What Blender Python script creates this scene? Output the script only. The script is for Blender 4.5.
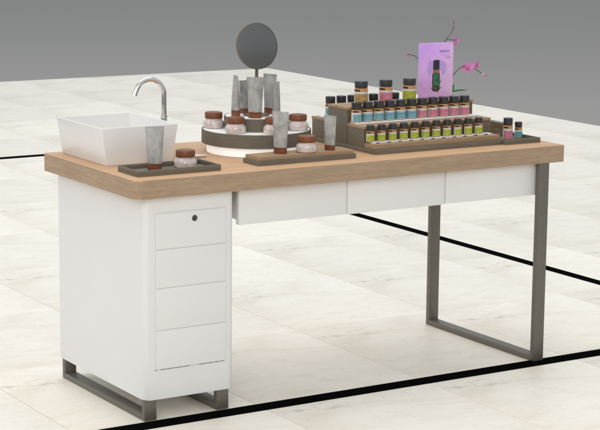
import bpy, bmesh, math, random
from mathutils import Vector, Matrix
random.seed(7)
for o in list(bpy.data.objects):
    bpy.data.objects.remove(o, do_unlink=True)
S = bpy.context.scene
COL = S.collection

# ------------------------------------------------------------------ camera
CX, CY, CZ, YAW, PITCH, ROLL, FPX = -2.6151, -5.1769, 1.7392, -0.5574, -0.1783, 0.0096, 1857.09
cam = bpy.data.cameras.new('camera'); camo = bpy.data.objects.new('camera', cam); COL.objects.link(camo)
cam.sensor_fit = 'HORIZONTAL'; cam.sensor_width = 36.0; cam.lens = FPX / 600 * 36
cam.clip_start = 0.05; cam.clip_end = 500
f = Vector((-math.sin(YAW) * math.cos(PITCH), math.cos(YAW) * math.cos(PITCH), math.sin(PITCH)))
r = Vector((math.cos(YAW), math.sin(YAW), 0)); u = r.cross(f)
r, u = math.cos(ROLL) * r + math.sin(ROLL) * u, -math.sin(ROLL) * r + math.cos(ROLL) * u
M = Matrix((r, u, -f)).transposed().to_4x4(); M.translation = (CX, CY, CZ)
camo.matrix_world = M
S.camera = camo
S.render.resolution_x, S.render.resolution_y = 1024, 734

# ------------------------------------------------------------------ light of the studio
W = bpy.data.worlds.new('World'); S.world = W; W.use_nodes = True
bg = W.node_tree.nodes['Background']; bg.inputs[0].default_value = (0.93, 0.98, 1.0, 1); bg.inputs[1].default_value = 0.70

def area(name, loc, target, size, power, color):
    l = bpy.data.lights.new(name, 'AREA'); l.shape = 'DISK'; l.size = size; l.energy = power; l.color = color
    o = bpy.data.objects.new(name, l); COL.objects.link(o); o.location = loc
    o.rotation_euler = (Vector(target) - Vector(loc)).to_track_quat('-Z', 'Y').to_euler()
    return o
area('studio_key_light', (-3.6, -6.3, 4.2), (0.8, 0.6, 0.2), 4.0, 180, (1.0, 0.92, 0.79))
area('studio_overhead_light', (1.2, 4.0, 9.5), (1.8, 3.4, 0.0), 11.0, 455, (1.0, 0.99, 0.965))
area('studio_side_light', (-7.5, 0.6, 4.6), (0.6, 0.6, 0.4), 4.0, 95, (1.0, 0.985, 0.95))
S.view_settings.view_transform = 'Standard'; S.view_settings.look = 'None'
S.view_settings.exposure = 0.0; S.view_settings.gamma = 1.0; S.view_settings.use_curve_mapping = False
S.render.engine = 'CYCLES'

# ------------------------------------------------------------------ materials
def newmat(name):
    m = bpy.data.materials.new(name); m.use_nodes = True
    nt = m.node_tree; b = nt.nodes['Principled BSDF']
    return m, nt, b
def N(nt, t, **kw):
    n = nt.nodes.new(t)
    for k, v in kw.items(): setattr(n, k, v)
    return n
def ramp(nt, fac, stops):
    n = N(nt, 'ShaderNodeValToRGB'); cr = n.color_ramp
    while len(cr.elements) < len(stops): cr.elements.new(0.5)
    for e, (p, c) in zip(cr.elements, stops):
        e.position = p; e.color = (*c, 1) if len(c) == 3 else c
    nt.links.new(fac, n.inputs[0]); return n.outputs[0]
def math_(nt, op, a, b=None, clamp=False):
    n = N(nt, 'ShaderNodeMath', operation=op); n.use_clamp = clamp
    for i, v in enumerate((a, b)):
        if v is None: continue
        if isinstance(v, (int, float)): n.inputs[i].default_value = v
        else: nt.links.new(v, n.inputs[i])
    return n.outputs[0]
def mapped(nt, scale, loc=(0, 0, 0), rot=(0, 0, 0), coord='Object'):
    t = N(nt, 'ShaderNodeTexCoord'); mp = N(nt, 'ShaderNodeMapping')
    mp.inputs['Location'].default_value = loc; mp.inputs['Rotation'].default_value = rot; mp.inputs['Scale'].default_value = scale
    nt.links.new(t.outputs[coord], mp.inputs[0]); return mp.outputs[0]
def noise(nt, vec, scale, detail=4, rough=0.55, dist=0.0):
    n = N(nt, 'ShaderNodeTexNoise'); n.inputs['Scale'].default_value = scale; n.inputs['Detail'].default_value = detail
    n.inputs['Roughness'].default_value = rough; n.inputs['Distortion'].default_value = dist
    if vec is not None: nt.links.new(vec, n.inputs['Vector'])
    return n.outputs['Fac']
def mix(nt, fac, a, b, blend='MIX'):
    n = N(nt, 'ShaderNodeMix', data_type='RGBA', blend_type=blend)
    for i, v in ((0, fac), (6, a), (7, b)):
        if isinstance(v, (int, float)): n.inputs[i].default_value = v
        elif isinstance(v, tuple): n.inputs[i].default_value = (*v, 1)
        else: nt.links.new(v, n.inputs[i])
    return n.outputs[2]
def bump(nt, b, h, strength, dist=0.001):
    n = N(nt, 'ShaderNodeBump'); n.inputs['Strength'].default_value = strength; n.inputs['Distance'].default_value = dist
    nt.links.new(h, n.inputs['Height']); nt.links.new(n.outputs[0], b.inputs['Normal'])

def plain(name, col, rough=0.5, metal=0.0, spec=0.5, var=0.06, vscale=40, bmp=0.0, **kw):
    m, nt, b = newmat(name)
    v = mapped(nt, (1, 1, 1)); nz = noise(nt, v, vscale, 5)
    c = ramp(nt, nz, [(0.3, tuple(x * (1 - var) for x in col)), (0.7, tuple(min(1, x * (1 + var)) for x in col))])
    nt.links.new(c, b.inputs['Base Color'])
    rr = ramp(nt, nz, [(0.3, (rough * 0.88,) * 3), (0.7, (min(1, rough * 1.12),) * 3)])
    nt.links.new(rr, b.inputs['Roughness'])
    b.inputs['Metallic'].default_value = metal; b.inputs['Specular IOR Level'].default_value = spec
    for k, val in kw.items(): b.inputs[k].default_value = val
    if bmp: bump(nt, b, noise(nt, v, vscale * 4, 3), bmp)
    return m

def wood(name, light, dark, rough=0.5, axis='X', scale=1.0, knots=True):
    m, nt, b = newmat(name)
    sc = {'X': (1.6, 26, 26), 'Y': (26, 1.6, 26), 'Z': (26, 26, 1.6)}[axis]
    v = mapped(nt, tuple(s * scale for s in sc))
    g1 = noise(nt, v, 1.0, 8, 0.62, 0.6)
    v2 = mapped(nt, tuple(s * scale * 5 for s in sc)); g2 = noise(nt, v2, 1.0, 4, 0.6)
    mid = tuple((a + c) / 2 for a, c in zip(light, dark))
    c1 = ramp(nt, g1, [(0.28, dark), (0.47, mid), (0.62, light)])
    c2 = ramp(nt, g2, [(0.32, (0.74, 0.72, 0.70)), (0.62, (1.0, 1.0, 1.0))])
    c = mix(nt, 0.75, c1, c2, 'MULTIPLY')
    nt.links.new(c, b.inputs['Base Color'])
    nt.links.new(ramp(nt, g2, [(0.3, (rough * 1.15,) * 3), (0.7, (rough * 0.9,) * 3)]), b.inputs['Roughness'])
    b.inputs['Specular IOR Level'].default_value = 0.35
    bump(nt, b, g2, 0.12, 0.0006)
    return m

def marble_tile():
    m, nt, b = newmat('polished_cream_marble')
    t = N(nt, 'ShaderNodeTexCoord'); oi = N(nt, 'ShaderNodeObjectInfo')
    off = N(nt, 'ShaderNodeVectorMath', operation='SCALE'); cb = N(nt, 'ShaderNodeCombineXYZ')
    nt.links.new(oi.outputs['Random'], cb.inputs[0]); nt.links.new(oi.outputs['Random'], cb.inputs[1])
    nt.links.new(cb.outputs[0], off.inputs[0]); off.inputs['Scale'].default_value = 0.075
    ad = N(nt, 'ShaderNodeVectorMath', operation='ADD'); nt.links.new(t.outputs['Object'], ad.inputs[0]); nt.links.new(off.outputs[0], ad.inputs[1])
    mp = N(nt, 'ShaderNodeMapping'); nt.links.new(ad.outputs[0], mp.inputs[0])
    mp.inputs['Rotation'].default_value = (0, 0, 0.45); mp.inputs['Scale'].default_value = (1.0, 1.9, 1)
    cloud = noise(nt, mp.outputs[0], 2.0, 4, 0.5, 0.6)
    fine = noise(nt, mp.outputs[0], 9.0, 8, 0.65, 1.2)
    vein = noise(nt, mp.outputs[0], 3.3, 6, 0.6, 1.6)
    vd = math_(nt, 'ABSOLUTE', math_(nt, 'SUBTRACT', vein, 0.5))
    vm = ramp(nt, vd, [(0.0, (1, 1, 1)), (0.022, (0, 0, 0))])
    base = ramp(nt, cloud, [(0.30, (0.88, 0.82, 0.725)), (0.48, (0.95, 0.895, 0.81)), (0.68, (0.985, 0.94, 0.868))])
    base = mix(nt, 0.26, base, ramp(nt, fine, [(0.35, (0.91, 0.895, 0.87)), (0.6, (1, 1, 1))]), 'MULTIPLY')
    base = mix(nt, math_(nt, 'MULTIPLY', vm, 0.22), base, (0.62, 0.55, 0.44))
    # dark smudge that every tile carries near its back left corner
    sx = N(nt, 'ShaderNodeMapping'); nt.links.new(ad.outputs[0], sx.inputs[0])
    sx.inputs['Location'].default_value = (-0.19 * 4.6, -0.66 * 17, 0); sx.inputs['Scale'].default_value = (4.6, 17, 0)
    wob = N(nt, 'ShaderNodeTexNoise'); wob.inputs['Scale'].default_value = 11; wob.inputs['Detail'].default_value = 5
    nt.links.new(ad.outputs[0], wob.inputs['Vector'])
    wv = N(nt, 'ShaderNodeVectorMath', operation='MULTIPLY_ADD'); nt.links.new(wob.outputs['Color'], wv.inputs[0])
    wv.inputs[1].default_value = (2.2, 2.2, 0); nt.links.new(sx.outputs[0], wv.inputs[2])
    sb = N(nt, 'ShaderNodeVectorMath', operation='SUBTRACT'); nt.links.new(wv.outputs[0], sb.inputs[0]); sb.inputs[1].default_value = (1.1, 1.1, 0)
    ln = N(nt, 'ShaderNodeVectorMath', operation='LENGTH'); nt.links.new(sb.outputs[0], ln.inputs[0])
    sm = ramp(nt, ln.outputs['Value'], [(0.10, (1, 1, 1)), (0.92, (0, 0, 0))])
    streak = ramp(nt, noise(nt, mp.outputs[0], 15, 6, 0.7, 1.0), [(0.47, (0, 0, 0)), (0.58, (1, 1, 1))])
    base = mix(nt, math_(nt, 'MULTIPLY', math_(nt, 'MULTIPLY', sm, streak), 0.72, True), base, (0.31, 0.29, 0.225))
    tint = N(nt, 'ShaderNodeMapRange'); nt.links.new(oi.outputs['Random'], tint.inputs[0]); tint.inputs[3].default_value = 0.905; tint.inputs[4].default_value = 1.0
    tc = N(nt, 'ShaderNodeCombineXYZ')
    for i in range(3): nt.links.new(tint.outputs[0], tc.inputs[i])
    base = mix(nt, 1.0, base, tc.outputs[0], 'MULTIPLY')
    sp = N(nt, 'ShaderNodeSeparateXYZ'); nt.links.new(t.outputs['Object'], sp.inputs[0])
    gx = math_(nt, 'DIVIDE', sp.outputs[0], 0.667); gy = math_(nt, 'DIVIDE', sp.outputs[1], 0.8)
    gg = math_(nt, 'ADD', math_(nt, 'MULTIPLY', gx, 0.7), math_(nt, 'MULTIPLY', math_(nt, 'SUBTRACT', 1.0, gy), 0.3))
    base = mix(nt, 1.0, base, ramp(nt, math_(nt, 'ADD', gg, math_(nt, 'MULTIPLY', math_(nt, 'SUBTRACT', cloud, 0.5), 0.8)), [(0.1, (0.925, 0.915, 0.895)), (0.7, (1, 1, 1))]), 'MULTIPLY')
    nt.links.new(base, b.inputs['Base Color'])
    b.inputs['Roughness'].default_value = 0.42; b.inputs['Specular IOR Level'].default_value = 0.5
    return m

def stone_tube():
    m, nt, b = newmat('clouded_grey_tube_print')
    t = N(nt, 'ShaderNodeTexCoord'); oi = N(nt, 'ShaderNodeObjectInfo')
    ad = N(nt, 'ShaderNodeVectorMath', operation='ADD'); nt.links.new(t.outputs['Object'], ad.inputs[0]); nt.links.new(oi.outputs['Location'], ad.inputs[1])
    mp = N(nt, 'ShaderNodeMapping'); nt.links.new(ad.outputs[0], mp.inputs[0]); mp.inputs['Scale'].default_value = (1.3, 1.3, 0.8); mp.inputs['Rotation'].default_value = (0.4, 0.3, 0)
    a = noise(nt, mp.outputs[0], 24, 5, 0.6, 0.7); c = noise(nt, mp.outputs[0], 70, 5, 0.6, 0.8)
    base = ramp(nt, a, [(0.3, (0.23, 0.225, 0.22)), (0.46, (0.36, 0.355, 0.35)), (0.66, (0.48, 0.475, 0.47))])
    base = mix(nt, 0.5, base, ramp(nt, c, [(0.3, (0.72, 0.71, 0.70)), (0.6, (1, 1, 1))]), 'MULTIPLY')
    nt.links.new(base, b.inputs['Base Color']); b.inputs['Roughness'].default_value = 0.48
    bump(nt, b, a, 0.25, 0.001)
    return m

MT = dict(
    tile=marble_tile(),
    grout=plain('pale_grout', (0.50, 0.45, 0.37), 0.9, vscale=20),
    inlay=plain('black_stone_inlay', (0.004, 0.004, 0.004), 0.7, spec=0.0, vscale=8),
    ground=plain('grey_studio_ground', (0.343, 0.333, 0.327), 0.9, spec=0.0, var=0.012, vscale=0.25),
    oak=wood('light_oak_board', (0.67, 0.42, 0.245), (0.57, 0.345, 0.195), 0.5, 'X', 2.0),
    oak_edge=wood('oak_edge_band', (0.455, 0.325, 0.222), (0.365, 0.256, 0.174), 0.55, 'X', 3.2),
    oak_edge_side=wood('oak_edge_band_side', (0.455, 0.325, 0.222), (0.365, 0.256, 0.174), 0.55, 'Y', 3.2),
    oak_step=wood('weathered_oak_step', (0.435, 0.295, 0.182), (0.335, 0.225, 0.138), 0.55, 'X', 1.6),
    oak_face=wood('brown_oak_face', (0.215, 0.155, 0.107), (0.14, 0.10, 0.070), 0.6, 'X', 1.6),  # brown oak, darkened a little to stand for shade between the bottles
    taupe=wood('taupe_stained_wood', (0.186, 0.164, 0.130), (0.162, 0.143, 0.114), 0.55, 'X', 2.0),
    white=plain('white_satin_lacquer', (0.775, 0.775, 0.775), 0.36, spec=0.4, var=0.012, vscale=6),
    whitep=plain('white_acrylic', (0.90, 0.90, 0.89), 0.35, var=0.01, vscale=10),
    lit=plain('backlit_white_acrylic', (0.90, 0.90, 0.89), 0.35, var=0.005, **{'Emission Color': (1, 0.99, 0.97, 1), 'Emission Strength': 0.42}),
    ceramic=plain('white_ceramic', (0.77, 0.75, 0.745), 0.22, var=0.015, vscale=9),
    metal=plain('bronze_grey_steel', (0.160, 0.146, 0.126), 0.45, 0.3, var=0.06, vscale=60),
    chrome=plain('polished_chrome', (0.72, 0.70, 0.68), 0.08, 1.0, var=0.02),
    dark=plain('dark_grey_metal', (0.07, 0.068, 0.06), 0.4, 0.5),
    slot=plain('dark_slot', (0.10, 0.085, 0.065), 0.8, var=0.5, vscale=90),
    bronze=plain('brushed_bronze_rim', (0.155, 0.125, 0.095), 0.45, 0.4),
    mirror=plain('mirror_glass_painted_reflection', (0.185, 0.185, 0.186), 0.38, 1.0, var=0.02, vscale=6),  # grey reflection of the surroundings put into a dark base colour
    lid=wood('reddish_walnut_lid', (0.26, 0.095, 0.042), (0.13, 0.043, 0.02), 0.42, 'X', 5.0),
    cream=None, tube=stone_tube(),
    cap=plain('black_ribbed_plastic', (0.036, 0.036, 0.041), 0.30, var=0.15),
    amber=plain('amber_glass', (0.70, 0.37, 0.135), 0.08, var=0.15, **{'Transmission Weight': 0.3, 'IOR': 1.45}),
    label=plain('white_paper_label', (0.72, 0.69, 0.67), 0.6, var=0.05, vscale=120),
    ink=plain('dark_brown_label_print', (0.05, 0.028, 0.02), 0.6, var=0.3, vscale=300),
    blue=plain('blue_label_print', (0.16, 0.37, 0.45), 0.55, var=0.18, vscale=130),
    pink=plain('pink_label_print', (0.58, 0.19, 0.27), 0.55, var=0.2, vscale=130),
    green=plain('lime_label_print', (0.38, 0.44, 0.03), 0.55, var=0.18, vscale=130),
    tan=plain('tan_label_print', (0.40, 0.25, 0.09), 0.55, var=0.3, vscale=130),
    teal=plain('teal_label_print', (0.08, 0.34, 0.40), 0.55, var=0.2, vscale=130),
    poster=None,
    p_purple=plain('violet_print', (0.31, 0.19, 0.72), 0.6, var=0.2, vscale=200),
    p_violet=plain('soft_lavender_print', (0.54, 0.36, 0.80), 0.6, var=0.12, vscale=90),
    p_grey=plain('mauve_print', (0.26, 0.13, 0.30), 0.6, var=0.2, vscale=200),
    p_navy=plain('navy_print', (0.012, 0.022, 0.045), 0.5, var=0.4, vscale=90),
    p_gold=plain('copper_print', (0.45, 0.13, 0.04), 0.5, var=0.3, vscale=200),
    p_green=plain('leaf_green_print', (0.03, 0.17, 0.065), 0.5, var=0.6, vscale=110),
    p_brown=plain('brown_print', (0.07, 0.03, 0.012), 0.5, var=0.4, vscale=200),
    petal=plain('pink_orchid_petal', (0.80, 0.36, 0.66), 0.6, var=0.18, vscale=60, **{'Subsurface Weight': 0.0}),
    bud=plain('mauve_orchid_bud', (0.52, 0.17, 0.36), 0.6, var=0.2, vscale=60),
    stem=plain('olive_orchid_stem', (0.07, 0.085, 0.04), 0.6, var=0.2),
    leaf=plain('glossy_green_leaf', (0.05, 0.40, 0.08), 0.4, var=0.2, vscale=30),
    pot=plain('white_ceramic_pot', (0.75, 0.74, 0.72), 0.3),
)
def cream_mat():
    m, nt, b = newmat('rose_cream_in_glass')
    v = mapped(nt, (1, 1, 1)); a = noise(nt, v, 38, 3, 0.5, 0.8)
    nt.links.new(ramp(nt, a, [(0.3, (0.56, 0.44, 0.42)), (0.5, (0.66, 0.56, 0.545)), (0.7, (0.74, 0.67, 0.66))]), b.inputs['Base Color'])
    b.inputs['Roughness'].default_value = 0.08; b.inputs['Coat Weight'].default_value = 1.0; b.inputs['Coat Roughness'].default_value = 0.05
    return m
MT['cream'] = cream_mat()
def poster_mat():
    m, nt, b = newmat('lilac_poster_print')
    v = mapped(nt, (1, 1, 1)); a = noise(nt, v, 16, 5, 0.6, 0.8)
    sp = N(nt, 'ShaderNodeSeparateXYZ'); t = N(nt, 'ShaderNodeTexCoord'); nt.links.new(t.outputs['Generated'], sp.inputs[0])
    a = math_(nt, 'ADD', math_(nt, 'MULTIPLY', a, 0.55), math_(nt, 'MULTIPLY', math_(nt, 'ADD', math_(nt, 'SUBTRACT', 1.0, sp.outputs[2]), sp.outputs[0]), 0.24))
    nt.links.new(ramp(nt, a, [(0.3, (0.64, 0.36, 0.92)), (0.5, (0.77, 0.46, 0.91)), (0.72, (0.86, 0.57, 0.90))]), b.inputs['Base Color'])
    b.inputs['Roughness'].default_value = 0.45
    return m
MT['poster'] = poster_mat()

# ------------------------------------------------------------------ mesh helpers (world coordinates are given, stored relative to the root)
def tag(o, label, cat, group=None):
    o['label'] = label; o['category'] = cat
    if group: o['group'] = group
    return o
def thing(name, loc, label, cat, group=None, rz=0.0):
    o = bpy.data.objects.new(name, None); o.empty_display_size = 0.05; COL.objects.link(o)
    o.location = loc; o.rotation_euler = (0, 0, rz)
    return tag(o, label, cat, group)
def link(name, me, mat, parent=None, loc=(0, 0, 0)):
    o = bpy.data.objects.new(name, me); COL.objects.link(o)
    if mat is not None and not me.materials: me.materials.append(mat)
    o.parent = parent; o.location = loc
    return o
def mesh(bm, smooth=None, name='m'):
    bmesh.ops.recalc_face_normals(bm, faces=bm.faces[:])
    me = bpy.data.meshes.new(name); bm.to_mesh(me); bm.free()
    if smooth is not None:
        for p in me.polygons: p.use_smooth = True
        try: me.set_sharp_from_angle(angle=math.radians(smooth))
        except Exception: pass
    return me
def box_bm(x0, x1, y0, y1, z0, z1, bev=0.0, seg=2, bm=None):
    own = bm is None
    if own: bm = bmesh.new()
    vs = [bm.verts.new((x, y, z)) for x in (x0, x1) for y in (y0, y1) for z in (z0, z1)]
    F = [(0, 1, 3, 2), (4, 6, 7, 5), (0, 4, 5, 1), (2, 3, 7, 6), (0, 2, 6, 4), (1, 5, 7, 3)]
    fs = [bm.faces.new([vs[i] for i in q]) for q in F]
    if bev:
        es = list({e for q in fs for e in q.edges})
        bmesh.ops.bevel(bm, geom=es, offset=bev, segments=seg, profile=0.5, affect='EDGES', clamp_overlap=True)
    return bm
def origin_of(parent):
    v = Vector((0, 0, 0))
    while parent is not None:
        v += parent.location; parent = parent.parent
    return v
def box(name, parent, mat, x0, x1, y0, y1, z0, z1, bev=0.0015, seg=2, local=False):
    bm = box_bm(x0, x1, y0, y1, z0, z1, bev, seg)
    if parent is not None and not local:
        bmesh.ops.translate(bm, verts=bm.verts[:], vec=-origin_of(parent))
    return link(name, mesh(bm, 40), MT[mat], parent)
def lathe_bm(prof, seg=32, bm=None, c=(0, 0), sx=1.0, sy=1.0):
    bm = bm or bmesh.new(); rings = []
    for (rr, z) in prof:
        if rr < 1e-6: rings.append([bm.verts.new((c[0], c[1], z))])
        else: rings.append([bm.verts.new((c[0] + sx * rr * math.cos(2 * math.pi * i / seg), c[1] + sy * rr * math.sin(2 * math.pi * i / seg), z)) for i in range(seg)])
    for a, b in zip(rings, rings[1:]):
        for i in range(seg):
            j = (i + 1) % seg
            if len(a) == 1 and len(b) == 1: continue
            if len(a) == 1: bm.faces.new((a[0], b[i], b[j]))
            elif len(b) == 1: bm.faces.new((a[i], a[j], b[0]))
            else: bm.faces.new((a[i], a[j], b[j], b[i]))
    return bm
def lathe(name, parent, mat, prof, seg=32, smooth=35, **kw):
    return link(name, mesh(lathe_bm(prof, seg, **kw), smooth), MT[mat] if mat else None, parent)
def tube_bm(pts, radii, seg=12, bm=None, caps=True):
    bm = bm or bmesh.new(); pts = [Vector(p) for p in pts]; rings = []
    if isinstance(radii, (int, float)): radii = [radii] * len(pts)
    ref = None
    for i, p in enumerate(pts):
        t = (pts[min(i + 1, len(pts) - 1)] - pts[max(i - 1, 0)]).normalized()
        if ref is None: ref = t.orthogonal().normalized()
        a = (ref - t * ref.dot(t)).normalized(); ref = a; b = t.cross(a)
        rings.append([bm.verts.new(p + radii[i] * (math.cos(2 * math.pi * k / seg) * a + math.sin(2 * math.pi * k / seg) * b)) for k in range(seg)])
    for a, b in zip(rings, rings[1:]):
        for i in range(seg): bm.faces.new((a[i], a[(i + 1) % seg], b[(i + 1) % seg], b[i]))
    if caps: bm.faces.new(rings[0][::-1]); bm.faces.new(rings[-1])
    return bm
def slab_bm(x0, x1, y0, y1, z0, z1, rads, seg=8, bev=0.0015):
    """plate with rounded vertical corners; rads = (x0y0, x1y0, x1y1, x0y1)"""
    bm = bmesh.new(); pts = []
    for (cx, cy, a0, rr) in ((x0, y0, 180, rads[0]), (x1, y0, 270, rads[1]), (x1, y1, 0, rads[2]), (x0, y1, 90, rads[3])):
        ox = cx + rr * (1 if cx == x0 else -1); oy = cy + rr * (1 if cy == y0 else -1)
        for k in range(seg + 1):
            a = math.radians(a0 + 90 * k / seg); pts.append((ox + rr * math.cos(a), oy + rr * math.sin(a)))
    lo = [bm.verts.new((x, y, z0)) for x, y in pts]; hi = [bm.verts.new((x, y, z1)) for x, y in pts]
    n = len(pts); top = bm.faces.new(hi); bot = bm.faces.new(lo[::-1])
    for i in range(n): bm.faces.new((lo[i], lo[(i + 1) % n], hi[(i + 1) % n], hi[i]))
    if bev:
        es = list(set(top.edges[:] + bot.edges[:]))
        bmesh.ops.bevel(bm, geom=es, offset=bev, segments=2, profile=0.5, affect='EDGES', clamp_overlap=True)
    return bm
def slab(name, parent, mat, x0, x1, y0, y1, z0, z1, rads, seg=8, bev=0.0015):
    bm = slab_bm(x0, x1, y0, y1, z0, z1, rads, seg, bev)
    if parent is not None: bmesh.ops.translate(bm, verts=bm.verts[:], vec=-origin_of(parent))
    return link(name, mesh(bm, 35), MT[mat], parent)

# ------------------------------------------------------------------ setting: grey studio ground, marble floor of tiles with black inlay
g = bmesh.new()
vs = [g.verts.new(p) for p in ((-220, -220, -0.06), (220, -220, -0.06), (220, 220, -0.06), (-220, 220, -0.06))]; g.faces.new(vs)
o = link('ground', mesh(g), MT['ground']); o['kind'] = 'structure'
FX0, FX1, FY0, FY1 = -3.54, 6.33, -3.15, 9.78
bm = box_bm(FX0, FX1, FY0, FY1, -0.055, -0.0025)
floor = link('marble_floor', mesh(bm), MT['grout']); floor['kind'] = 'structure'
TX, TY, TX0, TY0, GAP = 0.667, 0.8, -3.54, -3.155, 0.0012
tcache = {}
ix = 0
while TX0 + ix * TX < FX1 - 0.01:
    iy = 0
    while TY0 + iy * TY < FY1 - 0.01:
        x0, y0 = TX0 + ix * TX, TY0 + iy * TY
        w, d = min(TX, FX1 - x0), min(TY, FY1 - y0)
        k = (round(w, 3), round(d, 3))
        if k not in tcache:
            b = bmesh.new()
            q0 = [(GAP, GAP), (w - GAP, GAP), (w - GAP, d - GAP), (GAP, d - GAP)]; e = 0.0012
            q1 = [(GAP + e, GAP + e), (w - GAP - e, GAP + e), (w - GAP - e, d - GAP - e), (GAP + e, d - GAP - e)]
            a0 = [b.verts.new((x, y, -0.0024)) for x, y in q0]; a1 = [b.verts.new((x, y, -0.0007)) for x, y in q0]; a2 = [b.verts.new((x, y, 0)) for x, y in q1]
            for i in range(4):
                j = (i + 1) % 4
                b.faces.new((a0[i], a0[j], a1[j], a1[i])); b.faces.new((a1[i], a1[j], a2[j], a2[i]))
            b.faces.new(a2); b.faces.new(a0[::-1])
            tcache[k] = mesh(b)
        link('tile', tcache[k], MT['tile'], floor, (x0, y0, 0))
        iy += 1
    ix += 1
box('black_inlay_strip', floor, 'inlay', FX0, FX1, -0.049, 0.0255, -0.002, 0.0012, 0)
box('black_inlay_strip', floor, 'inlay', FX0, 2.790, 5.590, 5.668, -0.002, 0.0012, 0)
box('black_inlay_strip', floor, 'inlay', 2.729, 2.790, 0.0257, 5.5898, -0.002, 0.0012, 0)

# ------------------------------------------------------------------ the display desk
H, T, L, D = 0.80, 0.0605, 1.745, 0.707
desk = thing('display_desk', (0.0, 0.0, 0.0), 'long oak-topped white vanity desk with drawer cabinet and grey metal legs', 'desk')
tt = slab('tabletop', desk, 'oak', 0, L, 0, D, H - T, H, (0.028, 0.006, 0.006, 0.012), 8, 0.0022)
tt.data.materials.append(MT['oak_edge']); tt.data.materials.append(MT['oak_edge_side'])
for p in tt.data.polygons:
    if abs(p.normal.z) < 0.3: p.material_index = 2 if abs(p.normal.x) > 0.75 else 1
ZB = 0.070
cab = slab('drawer_cabinet', desk, 'white', 0.043, 0.374, 0.026, 0.684, ZB, H - T - 0.0005, (0.020, 0.020, 0.006, 0.006), 8, 0.0025)
cuts = [0.685, 0.567, 0.4395, 0.3005, 0.1705]
for i in range(4):
    d = box('drawer_front', cab, 'white', 0.083, 0.341, 0.0205, 0.0262, cuts[i + 1] + 0.0002, cuts[i] - 0.0002, 0.0036, 4)
    if i == 0:
        lk = lathe_bm([(0, 0.0), (0.0125, 0.0), (0.0125, 0.0022), (0.0105, 0.0034), (0.0098, 0.0022)], 28)
        bmesh.ops.rotate(lk, verts=lk.verts[:], cent=(0, 0, 0), matrix=Matrix.Rotation(math.pi / 2, 3, 'X'))
        bmesh.ops.translate(lk, verts=lk.verts[:], vec=(0.222, 0.0215, 0.661)); link('lock_ring', mesh(lk, 30), MT['white'], desk)
        lk = lathe_bm([(0.0098, 0.0), (0.0096, 0.003), (0.0075, 0.0044), (0.0035, 0.0036), (0, 0.0036)], 28)
        bmesh.ops.rotate(lk, verts=lk.verts[:], cent=(0, 0, 0), matrix=Matrix.Rotation(math.pi / 2, 3, 'X'))
        bmesh.ops.translate(lk, verts=lk.verts[:], vec=(0.222, 0.0212, 0.661)); link('lock_cylinder', mesh(lk, 30), MT['dark'], desk)
for (a, b_) in ((0.080, 0.086), (0.0985, 0.118), (0.121, 0.149), (0.152, 0.183), (0.186, 0.205), (0.242, 0.266), (0.269, 0.296), (0.301, 0.318), (0.323, 0.334)):
    box('slot', cab, 'slot', a, b_, 0.0252, 0.0275, 0.1682, 0.1682 + random.uniform(0.0016, 0.0032), 0)
# the row of drawers under the top
for (a, b_, y, zb) in ((0.397, 0.8215, 0.036, 0.6185), (0.8235, 1.2335, 0.0335, 0.6180), (1.2355, 1.652, 0.030, 0.6205)):
    dr = box('desk_drawer', desk, 'white', a, b_, y, y + 0.019, zb, H - T - 0.0008, 0.0016)
    box('drawer_box', dr, 'white', a + 0.012, b_ - 0.012, y + 0.0192, y + 0.46, zb + 0.012, H - T - 0.0008, 0.001)
# bent flat-bar frames: posts and runner
def frame(xa, xb, ya, yb, ztop, name='leg_frame'):
    t = 0.021
    fr = box(name, desk, 'metal', xa, xb, ya + t - 0.001, yb - t + 0.001, 0.0013, t, 0.0012)
    box('post', fr, 'metal', xa - 0.0002, xb + 0.0002, ya, ya + t, 0.0013, ztop, 0.0012)
    box('post', fr, 'metal', xa - 0.0002, xb + 0.0002, yb - t, yb, 0.0013, ztop, 0.0012)
frame(0.0432, 0.0865, 0.030, 0.664, ZB + 0.002)
frame(0.3115, 0.356, 0.030, 0.664, ZB + 0.002)
frame(1.634, 1.679, 0.004, 0.683, H - T - 0.0005)

# ------------------------------------------------------------------ wash basin and faucet
basin = thing('wash_basin', (0.185, 0.508, H), 'white tapered square ceramic wash basin on left end of desk', 'basin')
def frustum(x0, x1, y0, y1, z, X0, X1, Y0, Y1, Z, th, floor_t):
    bm = bmesh.new()
    def q(a, b, c, d, zz): return [bm.verts.new(p) for p in ((a, c, zz), (b, c, zz), (b, d, zz), (a, d, zz))]
    o0 = q(x0, x1, y0, y1, z); o1 = q(X0, X1, Y0, Y1, Z)
    i1 = q(X0 + th, X1 - th, Y0 + th, Y1 - th, Z); i0 = q(x0 + th + .003, x1 - th - .003, y0 + th + .003, y1 - th - .003, z + floor_t)
    for a, b in ((o0, o1), (o1, i1), (i1, i0)):
        for i in range(4): bm.faces.new((a[i], a[(i + 1) % 4], b[(i + 1) % 4], b[i]))
    bm.faces.new(o0[::-1]); bm.faces.new(i0)
    bmesh.ops.bevel(bm, geom=bm.edges[:], offset=0.0028, segments=3, profile=0.5, affect='EDGES', clamp_overlap=True)
    return bm
bm = frustum(-0.127, 0.121, -0.181, 0.165, 0.0, -0.143, 0.142, -0.180, 0.176, 0.127, 0.008, 0.014)
link('bowl', mesh(bm, 50), MT['ceramic'], basin)
lathe('drain', basin, 'chrome', [(0, 0.0165), (0.016, 0.0165), (0.021, 0.0155), (0.022, 0.0142)], 24)

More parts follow.
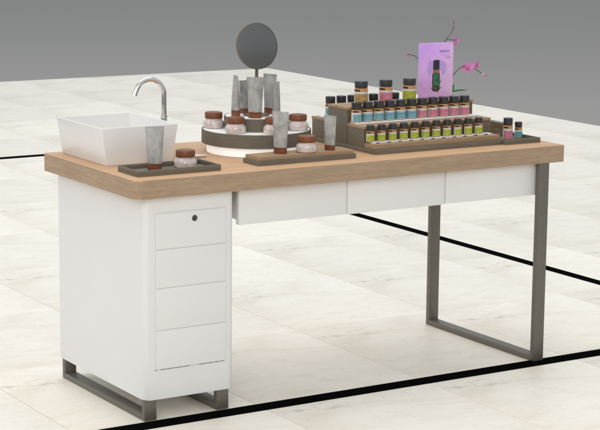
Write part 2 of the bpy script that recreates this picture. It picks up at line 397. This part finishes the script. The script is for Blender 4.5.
fx, fy = 0.370, 0.511
fau = thing('faucet', (fx, fy, H), 'chrome gooseneck faucet rising behind the white basin', 'faucet')
arc = [(0, 0, 0.128), (0, 0, 0.16), (0, 0, 0.19), (0, 0, 0.205)]
for k in range(1, 19):
    a = math.radians(k * 160 / 18); arc.append((-0.055 + 0.055 * math.cos(a), 0, 0.205 + 0.055 * math.sin(a)))
arc += [(-0.1105, 0, 0.2175), (-0.1135, 0, 0.2065)]
link('spout', mesh(tube_bm(arc, [0.0088] * (len(arc) - 2) + [0.0092, 0.0096], 20), 40), MT['chrome'], fau)
lathe('riser_pipe', fau, 'chrome', [(0, 0.0), (0.022, 0.0), (0.022, 0.005), (0.0115, 0.009), (0.0105, 0.02), (0.0105, 0.127), (0.0098, 0.134), (0.0086, 0.1345)], 24)
lathe('joint_ring', fau, 'chrome', [(0.0104, 0.118), (0.0114, 0.119), (0.0114, 0.124), (0.0104, 0.125)], 24)

# ------------------------------------------------------------------ tubes and jars
def loft(secs, seg=28):
    bm = bmesh.new(); rings = []
    for (a, b, z, pw) in secs:
        rg = []
        for i in range(seg):
            t = 2 * math.pi * i / seg; c, s = math.cos(t), math.sin(t)
            rg.append(bm.verts.new((a * math.copysign(abs(c) ** pw, c), b * math.copysign(abs(s) ** pw, s), z)))
        rings.append(rg)
    for a, b in zip(rings, rings[1:]):
        for i in range(seg): bm.faces.new((a[i], a[(i + 1) % seg], b[(i + 1) % seg], b[i]))
    bm.faces.new(rings[0][::-1]); bm.faces.new(rings[-1])
    return bm
TUBE_BODY = mesh(loft([(0.0235, 0.0148, 0.0215, 1), (0.0240, 0.0150, 0.026, 1), (0.0252, 0.0140, 0.05, 1), (0.0266, 0.0118, 0.08, 1), (0.0284, 0.0085, 0.108, .95), (0.0298, 0.0050, 0.127, .8), (0.0304, 0.0026, 0.1335, .6), (0.0306, 0.0020, 0.1425, .5)]), 50)
TUBE_BODY.materials.append(MT['tube'])
CRIMP = mesh(loft([(0.0308, 0.0023, 0.1365, .4), (0.0309, 0.0023, 0.1385, .4)]), 30); CRIMP.materials.append(MT['tube'])
TUBE_CAP = mesh(loft([(0.0225, 0.0142, 0.0, 1), (0.0236, 0.0152, 0.0015, 1), (0.0240, 0.0156, 0.020, 1), (0.0228, 0.0144, 0.0214, 1)]), 40); TUBE_CAP.materials.append(MT['lid'])
def cosmetic_tube(loc, rz, label, scale=1.0, tilt=0.0):
    t = thing('cosmetic_tube', loc, label, 'tube', 'grey cosmetic tubes with brown caps', rz)
    t.scale = (scale, scale, scale)
    b = link('tube_body', TUBE_BODY, None, t); link('crimp', CRIMP, None, b); link('cap', TUBE_CAP, None, t)
    return t
JAR = mesh(lathe_bm([(0, 0.0), (0.031, 0.0), (0.0352, 0.0022), (0.0368, 0.007), (0.0368, 0.0175), (0.0350, 0.0235), (0.0312, 0.0275), (0.0292, 0.0292), (0.0292, 0.0335), (0, 0.0335)], 36), 40); JAR.materials.append(MT['cream'])
LID = mesh(lathe_bm([(0, 0.0337), (0.0290, 0.0337), (0.0308, 0.035), (0.0312, 0.0385), (0.0312, 0.0520), (0.0296, 0.0550), (0.0255, 0.0560), (0, 0.0563)], 36), 40); LID.materials.append(MT['lid'])
def cream_jar(loc, label, rz=0.0, scale=1.0):
    t = thing('cream_jar', loc, label, 'jar', 'glass cream jars with brown lids', rz)
    t.scale = (scale,) * 3
    link('glass_jar', JAR, None, t); link('lid', LID, None, t)
    return t
VIEW = -0.5574   # bearing of the lens, used to turn the flat faces of the tubes

# left tray with raised rim
def rim_tray(loc, w, d, h, label, name='display_tray'):
    t = thing(name, loc, label, 'tray', 'dark taupe rimmed trays')
    wl = 0.006
    box('tray_base', t, 'taupe', -w / 2, w / 2, -d / 2, d / 2, 0.0, 0.006, 0.0008, 2, True)
    z0 = 0.0062
    box('rim', t, 'taupe', -w / 2, w / 2, -d / 2, -d / 2 + wl, z0, h, 0.0008, 2, True)
    box('rim', t, 'taupe', -w / 2, w / 2, d / 2 - wl, d / 2, z0, h, 0.0008, 2, True)
    box('rim', t, 'taupe', -w / 2, -w / 2 + wl, -d / 2 + wl + .0002, d / 2 - wl - .0002, z0, h, 0.0008, 2, True)
    box('rim', t, 'taupe', w / 2 - wl, w / 2, -d / 2 + wl + .0002, d / 2 - wl - .0002, z0, h, 0.0008, 2, True)
    return t
rim_tray((0.196, 0.141, H), 0.306, 0.142, 0.020, 'dark taupe rimmed tray in front of the white basin')
cosmetic_tube((0.147, 0.152, H + 0.0062), VIEW * 0.75, 'grey marbled tube with brown cap standing in tray before basin')
cream_jar((0.263, 0.157, H + 0.0062), 'cream jar with brown lid in rimmed tray before basin', 0.6, 1.03)
rod = thing('applicator', (0.385, 0.345, H), 'slim chrome applicator lying behind the jar in the rimmed tray', 'applicator')
def xrod(name, x0, x1, r0, mat):
    link(name, mesh(tube_bm([(x0, 0, 0.0068), (x0 + .002, 0, 0.0068), (x1 - .002, 0, 0.0068), (x1, 0, 0.0068)], [r0 * .7, r0, r0, r0 * .7], 16), 30), MT[mat], rod)
xrod('handle', -0.055, 0.035, 0.0066, 'chrome'); xrod('tip', 0.0352, 0.060, 0.0048, 'chrome')

# plinth with wood top
pl = thing('wooden_plinth', (0.697, 0.134, H), 'low oak-topped plinth with dark edges in front of round riser', 'plinth')
slab('base_board', pl, 'taupe', 0.500, 0.893, 0.088, 0.190, H, H + 0.0165, (0.010, 0.003, 0.003, 0.003), 5, 0.001)
slab('wood_top', pl, 'oak_step', 0.506, 0.887, 0.094, 0.184, H + 0.0167, H + 0.029, (0.008, 0.003, 0.003, 0.003), 5, 0.001)
ZP = H + 0.029
cosmetic_tube((0.618, 0.140, ZP), VIEW - 0.42, 'tall grey tube at the left end of the low plinth')
cream_jar((0.716, 0.130, ZP), 'cream jar with brown lid in middle of the low plinth', 1.1)
cosmetic_tube((0.812, 0.132, ZP), VIEW - 0.55, 'shorter grey tube at the right end of the low plinth', 0.83)

# ------------------------------------------------------------------ round two-tier riser with mirror
RC = (0.683, 0.410)
rd = thing('round_riser', (RC[0], RC[1], H), 'round two-tier riser, white discs with dark taupe bands', 'riser')
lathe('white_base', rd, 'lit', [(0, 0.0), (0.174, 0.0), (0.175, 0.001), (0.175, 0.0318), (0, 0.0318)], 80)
lathe('lower_band', rd, 'taupe', [(0.100, 0.032), (0.192, 0.032), (0.193, 0.033), (0.193, 0.079), (0.192, 0.080), (0.1885, 0.080), (0.1878, 0.0765), (0.100, 0.0765)], 96)
lathe('lower_disc', rd, 'whitep', [(0, 0.0767), (0.1874, 0.0767), (0.1874, 0.0792), (0.186, 0.0797), (0, 0.0797)], 80)
lathe('upper_band', rd, 'taupe', [(0.090, 0.0799), (0.1135, 0.0799), (0.114, 0.081), (0.114, 0.1245), (0.113, 0.1252), (0.1105, 0.1252), (0.110, 0.122), (0.090, 0.122)], 80)
lathe('upper_disc', rd, 'whitep', [(0, 0.1222), (0.1096, 0.1222), (0.1096, 0.1246), (0.1086, 0.1251), (0, 0.1251)], 64)
Z1, Z2 = H + 0.0797, H + 0.1251
for ang, lab, rz in ((147, 'leftmost cream jar on the lower tier of round riser', 0.3), (211, 'cream jar at front left of the round riser', 1.0),
                     (263, 'cream jar on round riser half hidden behind plinth tube', 0.2), (314, 'rightmost cream jar on the round riser', 2.0)):
    a = math.radians(ang); cream_jar((RC[0] + 0.1505 * math.cos(a), RC[1] + 0.1505 * math.sin(a), Z1), lab, rz)
for k, lab in enumerate(('front grey tube facing forward on top of round riser', 'right grey tube seen edge-on atop round riser', 'back right tall grey tube on top of round riser',
                         'shorter back left grey tube mostly hidden atop round riser', 'leftmost thin edge-on grey tube on top of round riser')):
    a = math.radians(236 + 72 * k)
    cosmetic_tube((RC[0] + 0.075 * math.cos(a), RC[1] + 0.075 * math.sin(a), Z2), a + math.pi / 2, lab, (1.0, 0.85, 0.985, 0.82, 1.0)[k])
mir = thing('vanity_mirror', (RC[0], RC[1], Z2), 'round mirror, grey reflection in its colour, on thin bronze stem above the riser', 'mirror')
lathe('base', mir, 'bronze', [(0, 0.0), (0.045, 0.0), (0.046, 0.001), (0.046, 0.004), (0.044, 0.0055), (0, 0.0055)], 40)
link('stem', mesh(tube_bm([(0, 0, 0.005), (0, 0, 0.166)], 0.0058, 16), 30), MT['bronze'], mir)
def disc(name, prof, mat, dz):
    bm = lathe_bm(prof, 72); bmesh.ops.rotate(bm, verts=bm.verts[:], cent=(0, 0, 0), matrix=Matrix.Rotation(math.radians(90 - 9), 3, 'X'))
    bmesh.ops.translate(bm, verts=bm.verts[:], vec=(0, 0, dz)); return link(name, mesh(bm, 35), MT[mat], mir)
disc('frame', [(0, -0.006), (0.0795, -0.006), (0.081, -0.004), (0.081, 0.006), (0.0800, 0.0068), (0.0785, 0.0068), (0.0785, 0.0045)], 'bronze', 0.243)
disc('glass', [(0.0784, 0.0045), (0.0784, 0.0060), (0.0775, 0.0064), (0, 0.0064)], 'mirror', 0.243)

# ------------------------------------------------------------------ stepped riser
SX0, SX1 = 0.993, 1.552
st = thing('stepped_riser', ((SX0 + SX1) / 2, 0.33, H), 'stepped oak and taupe bottle riser on the right of desk', 'riser')
box('base_board', st, 'taupe', SX0, SX1, 0.120, 0.545, H, H + 0.0165, 0.0012)
def step(y0, y1, z0, z1, bt=0.010, ov=0.0):
    b = box('step_body', st, 'oak_face', SX0 + 0.0085, SX1 - 0.0085, y0 + 0.003, y1 - 0.003, z0, z1 - bt - 0.0002, 0.0008)
    box('end_panel', b, 'taupe', SX0 + 0.0015, SX0 + 0.0083, y0 + 0.002, y1 - 0.002, z0, z1 - bt - 0.0002, 0.0008)
    box('end_panel', b, 'taupe', SX1 - 0.0083, SX1 - 0.0015, y0 + 0.002, y1 - 0.002, z0, z1 - bt - 0.0002, 0.0008)
    box('step_board', st, 'oak_step', SX0, SX1, y0, y1, z1 - bt, z1, 0.0012)
box('step_board', st, 'oak_step', SX0 + 0.003, SX1 - 0.003, 0.131, 0.1928, H + 0.0167, H + 0.034, 0.0012)
step(0.193, 0.302, H + 0.0167, H + 0.0905)
step(0.3022, 0.430, H + 0.0167, H + 0.147)
step(0.4302, 0.538, H + 0.0167, H + 0.0905)
def rail(y0, y1, z, n, xa, dx, notch=True):
    rl = box('white_rail', st, 'whitep', SX0 + 0.012, SX1 - 0.020, y0, y1, z, z + 0.0042, 0.0008)
    if notch:
        for i in range(n):
            x = xa + dx * i
            box('notch', rl, 'slot', x + 0.012, x + 0.028, y0 - 0.0009, y0 + 0.0004, z + 0.0006, z + 0.0034, 0)
G0, GD = 1.008, (1.483 - 1.008) / 10
B0, BD = 1.020, (1.497 - 1.020) / 10
rail(0.1565, 0.1915, H + 0.0342, 11, G0, GD)
rail(0.255, 0.3008, H + 0.0907, 11, B0, BD, False)
rail(0.4315, 0.505, H + 0.0907, 11, B0, BD, False)

# ------------------------------------------------------------------ bottles
def arc_band(rad, a0, a1, z0, z1, th=0.00035, seg=20):
    bm = bmesh.new(); rows = []
    for rr, z in ((rad, z0), (rad + th, z0), (rad + th, z1), (rad, z1)):
        rows.append([bm.verts.new((rr * math.cos(math.radians(a0 + (a1 - a0) * i / seg)), rr * math.sin(math.radians(a0 + (a1 - a0) * i / seg)), z)) for i in range(seg + 1)])
    for k in range(4):
        a, b = rows[k], rows[(k + 1) % 4]
        for i in range(seg): bm.faces.new((a[i], a[i + 1], b[i + 1], b[i]))
    bm.faces.new([rw[0] for rw in rows]); bm.faces.new([rw[-1] for rw in rows][::-1])
    return bm
def cap_bm(r0, z0, z1, ribs=26):
    bm = bmesh.new(); rings = []; seg = ribs * 2
    for rr, z, rib in ((r0 * .97, z0, 0), (r0, z0 + 0.0006, 1), (r0, z1 - 0.0022, 1), (r0 * .965, z1 - 0.0004, 0), (r0 * .90, z1, 0)):
        rings.append([bm.verts.new((rr * (1 - (0.035 if (rib and i % 2) else 0)) * math.cos(2 * math.pi * i / seg), rr * (1 - (0.035 if (rib and i % 2) else 0)) * math.sin(2 * math.pi * i / seg), z)) for i in range(seg)])
    for a, b in zip(rings, rings[1:]):
        for i in range(seg): bm.faces.new((a[i], a[(i + 1) % seg], b[(i + 1) % seg], b[i]))
    bm.faces.new(rings[0][::-1]); bm.faces.new(rings[-1])
    return bm
BC = {}
def bottle_kit(key, rr, h, cap_h, sh):
    if key in BC: return BC[key]
    zc = h - cap_h; zs = zc - sh                   # cap bottom, shoulder start
    kit = {}
    kit['glass_body'] = mesh(lathe_bm([(0, 0.0012), (rr * .8, 0.0), (rr * .97, 0.0012), (rr, 0.003), (rr, zs), (rr * .985, zs + sh * .35), (rr * .88, zs + sh * .72), (rr * .70, zs + sh * .95), (rr * .70, zc), (0, zc)], 28), 50)
    kit['cap'] = mesh(cap_bm(rr * 0.965, zc + 0.0003, h), 25)
    lz0, lz1 = 0.0030, zs * 0.83
    kit['label'] = mesh(arc_band(rr + 0.0001, 152, 372, lz0, lz1), 40)
    kit['colour'] = mesh(arc_band(rr + 0.0005, 188, 352, lz0 + 0.0012, lz0 + (lz1 - lz0) * 0.76, 0.0002), 40)
    kit['fade'] = mesh(arc_band(rr + 0.0005, 205, 352, lz0 + (lz1 - lz0) * 0.79, lz0 + (lz1 - lz0) * 0.83, 0.0002), 40)
    kit['mark'] = mesh(arc_band(rr + 0.0001, 186, 244, lz1 + (zs - lz1) * 0.10, lz1 + (zs - lz1) * 0.95, 0.0002), 40)
    kit['line'] = mesh(arc_band(rr + 0.0008, 250, 300, lz0 + (lz1 - lz0) * 0.34, lz0 + (lz1 - lz0) * 0.37, 0.0002), 40)
    BC[key] = kit
    return kit
def bottle(size, color, loc, label, group, rz=0.0):
    rr, h, ch, sh = {'small': (0.0142, 0.0592, 0.0198, 0.0035), 'medium': (0.0186, 0.0712, 0.0245, 0.0042), 'large': (0.0245, 0.080, 0.0240, 0.0050), 'tester': (0.0178, 0.078, 0.026, 0.0045)}[size]
    kit = bottle_kit(size, rr, h, ch, sh)
    t = thing('oil_bottle', loc, label, 'bottle', group, rz)
    def part(name, key, mat, par):
        src = kit[key]
        k2 = (size, key, mat)
        if k2 not in BC:
            me = src.copy(); me.materials.clear(); me.materials.append(MT[mat]); BC[k2] = me
        return link(name, BC[k2], None, par)
    part('glass_body', 'glass_body', 'amber', t); part('cap', 'cap', 'cap', t)
    lb = part('label', 'label', 'label', t)
    part('colour_block', 'colour', color, lb); part('colour_edge', 'fade', color, lb); part('print_mark', 'mark', 'ink', lb); part('print_line', 'line', 'label', lb)
    return t
ORD = ['first', 'second', 'third', 'fourth', 'fifth', 'sixth', 'seventh', 'eighth', 'ninth', 'tenth', 'eleventh']
for i in range(11):
    bottle('small', 'green', (G0 + GD * i, 0.1745, H + 0.0385), 'small green-label bottle, %s from left in the front row of riser' % ORD[i], 'front row of green-label bottles', random.uniform(-.30, .22))
for i in range(11):
    c = 'blue' if i < 6 else 'pink'
    bottle('medium', c, (B0 + BD * i, 0.2825, H + 0.095), '%s-label bottle, %s from left in the middle row of riser' % (c, ORD[i]), 'middle row of blue and pink label bottles', random.uniform(-.30, .22))
for i, (x, c, cn) in enumerate(((1.112, 'tan', 'tan'), (1.220, 'pink', 'pink'), (1.325, 'green', 'lime green'))):
    bottle('large', c, (x, 0.392, H + 0.1472), 'large bottle with %s label on the top step of riser' % cn, 'large bottles on the top step', random.uniform(-.1, .1) - 0.25)
for i in range(7):
    bottle('medium', 'blue', (1.037 + 0.0472 * i, 0.480, H + 0.095), 'black-capped bottle, %s from left in the row behind the riser top' % ORD[i], 'back row of bottles behind the riser top', random.uniform(-.2, .2))

# ------------------------------------------------------------------ poster board
ps = thing('poster_board', (1.4635, 0.420, H + 0.1472), 'lilac poster board with a green roll-on bottle standing on riser', 'poster')
PW, PH = 0.0775, 0.203
box('board', ps, 'poster', -PW, PW, -0.003, 0.003, 0.0, PH, 0.0006, 2, True)
box('foot', ps, 'whitep', -0.03, 0.03, 0.0032, 0.022, 0.0, 0.004, 0.0006, 2, True)
def flat(name, pts, mat, lay):
    bm = bmesh.new(); y = -0.0031 - 0.00022 * lay
    a = [bm.verts.new((x, y, z)) for x, z in pts]; b = [bm.verts.new((x, y + 0.0002, z)) for x, z in pts]
    bm.faces.new(a); bm.faces.new(b[::-1])
    for i in range(len(pts)): bm.faces.new((a[i], a[(i + 1) % len(pts)], b[(i + 1) % len(pts)], b[i]))
    return link(name, mesh(bm), MT[mat], ps)
def blob(cx, cz, rx, rz_, n=26, j=0.25):
    return [(cx + rx * (1 + random.uniform(-j, j)) * math.cos(2 * math.pi * k / n), cz + rz_ * (1 + random.uniform(-j, j)) * math.sin(2 * math.pi * k / n)) for k in range(n)]
for (cx, cz, rx, rz_) in ((-0.020, 0.118, 0.019, 0.021), (0.024, 0.116, 0.019, 0.022), (-0.029, 0.100, 0.011, 0.017), (0.033, 0.098, 0.010, 0.016), (0.001, 0.126, 0.016, 0.018)):
    flat('printed_flower', blob(cx, cz, rx, rz_), 'p_violet', 0.1 + 0.2 * len([o for o in ps.children if o.name.startswith('printed_flower')]))
for (cx, cz, a, l) in ((-0.016, 0.030, 2.5, 0.024), (0.018, 0.032, 0.6, 0.026), (0.019, 0.055, 1.1, 0.032), (-0.013, 0.045, 2.0, 0.028), (0.006, 0.022, -0.9, 0.020)):
    c, s = math.cos(a), math.sin(a); p = [(-l / 2, 0), (0, 0.0022), (l / 2, 0), (0, -0.0022)]
    flat('printed_leaf', [(cx + x * c - z * s, cz + x * s + z * c) for x, z in p], 'p_green', 1.2)
def rrect(x0, x1, z0, z1, rad, n=5):
    out = []
    for cx, cz, a0 in ((x1 - rad, z1 - rad, 0), (x0 + rad, z1 - rad, 90), (x0 + rad, z0 + rad, 180), (x1 - rad, z0 + rad, 270)):
        for k in range(n + 1):
            a = math.radians(a0 + 90 * k / n); out.append((cx + rad * math.cos(a), cz + rad * math.sin(a)))
    return out
flat('printed_bottle_outline', rrect(-0.0172, 0.0172, 0.0212, 0.0950, 0.011), 'p_navy', 1.6)  # dark printed outline around the bottle
flat('printed_bottle', rrect(-0.0138, 0.0142, 0.0245, 0.0945, 0.009), 'p_green', 2)
flat('printed_bottle_base', rrect(-0.0115, 0.0115, 0.0255, 0.043, 0.007), 'p_brown', 3)
flat('printed_bottle_ring', rrect(-0.0145, 0.0145, 0.0915, 0.1025, 0.001), 'p_gold', 3)
flat('printed_bottle_cap', rrect(-0.0142, 0.0142, 0.1028, 0.1385, 0.002), 'p_navy', 3)
flat('printed_base_glint', rrect(-0.006, 0.003, 0.031, 0.036, 0.002), 'p_gold', 4)
# three blurred lines of print at the upper right, strokes too small to read
x = 0.0145
while x < 0.060:
    w = random.uniform(0.0022, 0.0042); z = 0.165
    flat('print_stroke', [(x, z), (x + w * .45, z), (x + w * .45, z + 0.0105), (x, z + 0.0105)], 'p_purple', 1)
    flat('print_stroke', [(x + w * .45, z + random.choice((0.0, 0.0042, 0.0082))) for _ in (0,)] + [(x + w, z + 0.004), (x + w, z + 0.0065), (x + w * .45, z + 0.0105)], 'p_purple', 1.4)
    x += w + 0.0011
x = 0.024
while x < 0.063:
    w = random.uniform(0.0014, 0.0030); flat('print_stroke', rrect(x, x + w, 0.1545, 0.1585, 0.0004, 1), 'p_violet', 1); x += w + 0.0009
x = 0.041
while x < 0.063:
    w = random.uniform(0.0012, 0.0026); flat('print_stroke', rrect(x, x + w, 0.1455, 0.149, 0.0004, 1), 'p_grey', 1); x += w + 0.0012

# ------------------------------------------------------------------ orchid behind the poster
oc = thing('orchid', (1.525, 0.484, H + 0.095), 'pink orchid with arching stems rising behind the lilac poster', 'plant')
lathe('pot', oc, 'pot', [(0, 0), (0.019, 0), (0.021, 0.002), (0.026, 0.042), (0.024, 0.043), (0.0225, 0.036), (0, 0.036)], 28)
def world_to(p): return Vector(p) - oc.location
def smooth_path(pts, n=24):
    pts = [Vector(p) for p in pts]; out = []
    P = [pts[0] * 2 - pts[1]] + pts + [pts[-1] * 2 - pts[-2]]
    for i in range(1, len(P) - 2):
        for k in range(n // (len(pts) - 1) + 1):
            t = k / (n // (len(pts) - 1) + 1); a, b, c, d = P[i - 1], P[i], P[i + 1], P[i + 2]
            out.append(0.5 * ((2 * b) + (c - a) * t + (2 * a - 5 * b + 4 * c - d) * t * t + (3 * b - a - 3 * c + d) * t ** 3))
    return out + [pts[-1]]
s1 = smooth_path([world_to(p) for p in ((1.525, 0.484, 0.93), (1.545, 0.48, 0.975), (1.575, 0.47, 1.012), (1.612, 0.47, 1.045), (1.650, 0.47, 1.050), (1.690, 0.47, 1.035), (1.733, 0.47, 1.010))])
s2 = smooth_path([world_to(p) for p in ((1.524, 0.486, 0.93), (1.515, 0.486, 1.03), (1.525, 0.478, 1.115), (1.545, 0.47, 1.155), (1.568, 0.47, 1.180), (1.580, 0.47, 1.205), (1.578, 0.469, 1.229))])
for s in (s1, s2):
    link('stem', mesh(tube_bm(s, [0.0021 - 0.0009 * i / len(s) for i in range(len(s))], 8), 60), MT['stem'], oc)
def leaf(pts, w, name='leaf'):
    pts = smooth_path([world_to(p) for p in pts], 14); bm = bmesh.new(); rows = []
    for i, p in enumerate(pts):
        t = i / (len(pts) - 1); ww = w * math.sin(math.pi * min(1, 0.10 + 0.90 * t)) ** 0.6 if t < 0.97 else w * 0.08
        d = (pts[min(i + 1, len(pts) - 1)] - pts[max(i - 1, 0)]).normalized(); sd = d.cross(Vector((0, 0.6, 0.8))).normalized()
        rows.append([bm.verts.new(p + sd * ww + Vector((0, 0, ww * .35))), bm.verts.new(p), bm.verts.new(p - sd * ww + Vector((0, 0, ww * .35)))])
    for a, b in zip(rows, rows[1:]):
        for k in range(2): bm.faces.new((a[k], a[k + 1], b[k + 1], b[k]))
    bmesh.ops.solidify(bm, geom=bm.faces[:], thickness=0.0012)
    return link(name, mesh(bm, 60), MT['leaf'], oc)
leaf([(1.53, 0.484, 0.930), (1.555, 0.478, 0.945), (1.60, 0.470, 0.957), (1.652, 0.468, 0.958)], 0.008)
leaf([(1.540, 0.480, 0.928), (1.568, 0.474, 0.942), (1.579, 0.470, 0.962), (1.583, 0.468, 0.985)], 0.013)
leaf([(1.52, 0.486, 0.930), (1.49, 0.487, 0.955), (1.45, 0.487, 0.965)], 0.011)
leaf([(1.525, 0.488, 0.930), (1.53, 0.505, 0.950), (1.545, 0.53, 0.955)], 0.011)
def flower(p, sz, yaw, tilt, mat='petal'):
    fl = bmesh.new(); 
    for k in range(5):
        a = math.radians(90 + 72 * k); w = 0.58 if k in (1, 4) else 0.36; ln = 1.0 if k in (1, 4) else 0.92
        R = Matrix.Rotation(a, 3, 'Y'); prev = None
        for i in range(7):
            t = i / 6; ww = w * sz * math.sin(math.pi * (0.08 + 0.86 * t)) ** .8; cup = -0.22 * sz * t * t
            row = [fl.verts.new(R @ Vector((ln * sz * t, cup + 0.10 * sz * abs(q) , ww * q))) for q in (-1, -0.5, 0, 0.5, 1)]
            if prev:
                for q in range(4): fl.faces.new((prev[q], prev[q + 1], row[q + 1], row[q]))
            prev = row
    bmesh.ops.solidify(fl, geom=fl.faces[:], thickness=0.0006)
    rot = Matrix.Rotation(yaw, 3, 'Z') @ Matrix.Rotation(tilt, 3, 'X')
    bmesh.ops.transform(fl, matrix=Matrix.Translation(world_to(p)) @ rot.to_4x4(), verts=fl.verts[:])
    o = link('flower', mesh(fl, 70), MT[mat], oc)
    lp = bmesh.new(); bmesh.ops.create_icosphere(lp, subdivisions=2, radius=sz * 0.2)
    bmesh.ops.transform(lp, matrix=Matrix.Translation(world_to(p) + rot @ Vector((0, -sz * .12, -sz * .05))) @ Matrix.Diagonal((0.8, 1, 1.1, 1)), verts=lp.verts[:])
    link('flower_lip', mesh(lp, 70), MT['bud'], o)
def budf(p, sz, ax=(0.7, 0, 0.7)):
    lp = bmesh.new(); bmesh.ops.create_icosphere(lp, subdivisions=2, radius=sz)
    q = Vector(ax).to_track_quat('Z', 'Y').to_matrix().to_4x4()
    bmesh.ops.transform(lp, matrix=Matrix.Translation(world_to(p)) @ q @ Matrix.Diagonal((0.62, 0.62, 1.25, 1)), verts=lp.verts[:]); link('bud', mesh(lp, 70), MT['petal' if sz > .0055 else 'bud'], oc)
flower((1.643, 0.463, 1.046), 0.024, -0.55, -0.35)
flower((1.684, 0.462, 1.055), 0.019, -1.45, 0.1)
budf((1.731, 0.468, 1.011), 0.0050, (0.9, 0, -0.3)); budf((1.722, 0.466, 1.016), 0.0058, (0.9, 0, -.5)); budf((1.740, 0.468, 1.014), 0.0045, (0.9, 0, .2))
flower((1.588, 0.464, 1.152), 0.013, -0.9, 0.0); flower((1.583, 0.468, 1.135), 0.008, -1.1, 0.3)
budf((1.582, 0.468, 1.208), 0.0048, (0.2, 0, 1)); budf((1.587, 0.468, 1.213), 0.0042, (1, 0, .2)); budf((1.577, 0.468, 1.230), 0.0046, (0.1, 0, 1)); budf((1.566, 0.468, 1.186), 0.0040, (-.6, 0, .6)); budf((1.556, 0.468, 1.170), 0.0038, (-.6, 0, .4))
budf((1.372, 0.472, 1.105), 0.0050, (-.6, 0, .6)); budf((1.386, 0.473, 1.100), 0.0042, (-.6, 0, -.4))
for a, b_ in (((1.546, 0.470, 1.156), (1.588, 0.466, 1.152)), ((1.572, 0.468, 1.154), (1.583, 0.469, 1.136))):
    link('flower_stalk', mesh(tube_bm([world_to(a), world_to(b_)], 0.0011, 8), 60), MT['stem'], oc)
s3 = smooth_path([world_to(p) for p in ((1.523, 0.488, 0.93), (1.475, 0.486, 1.02), (1.42, 0.478, 1.09), (1.372, 0.472, 1.108))])
link('stem', mesh(tube_bm(s3, 0.0014, 8), 60), MT['stem'], oc)

# ------------------------------------------------------------------ tester tray at the right end, wooden block behind it
rim_tray((1.634, 0.184, H), 0.160, 0.165, 0.018, 'small dark taupe tray at right end of desk with two bottles')
bottle('tester', 'pink', (1.635, 0.196, H + 0.0062), 'taller pink-label tester bottle in the small right tray', 'tester bottles in the small tray', -0.1)
bottle('small', 'teal', (1.690, 0.203, H + 0.0062), 'short teal-label tester bottle in the small right tray', 'tester bottles in the small tray', -0.1)
wb = thing('wooden_block', (1.712, 0.42, H), 'low brown wooden block behind the small right tray', 'block')
box('lower_board', wb, 'oak_face', 1.698, 1.728, 0.295, 0.52, H, H + 0.026, 0.001)
box('upper_board', wb, 'oak_face', 1.698, 1.728, 0.295, 0.52, H + 0.0268, H + 0.043, 0.001)
box('top_strip', wb, 'taupe', 1.697, 1.729, 0.294, 0.521, H + 0.0432, H + 0.0462, 0.0006)
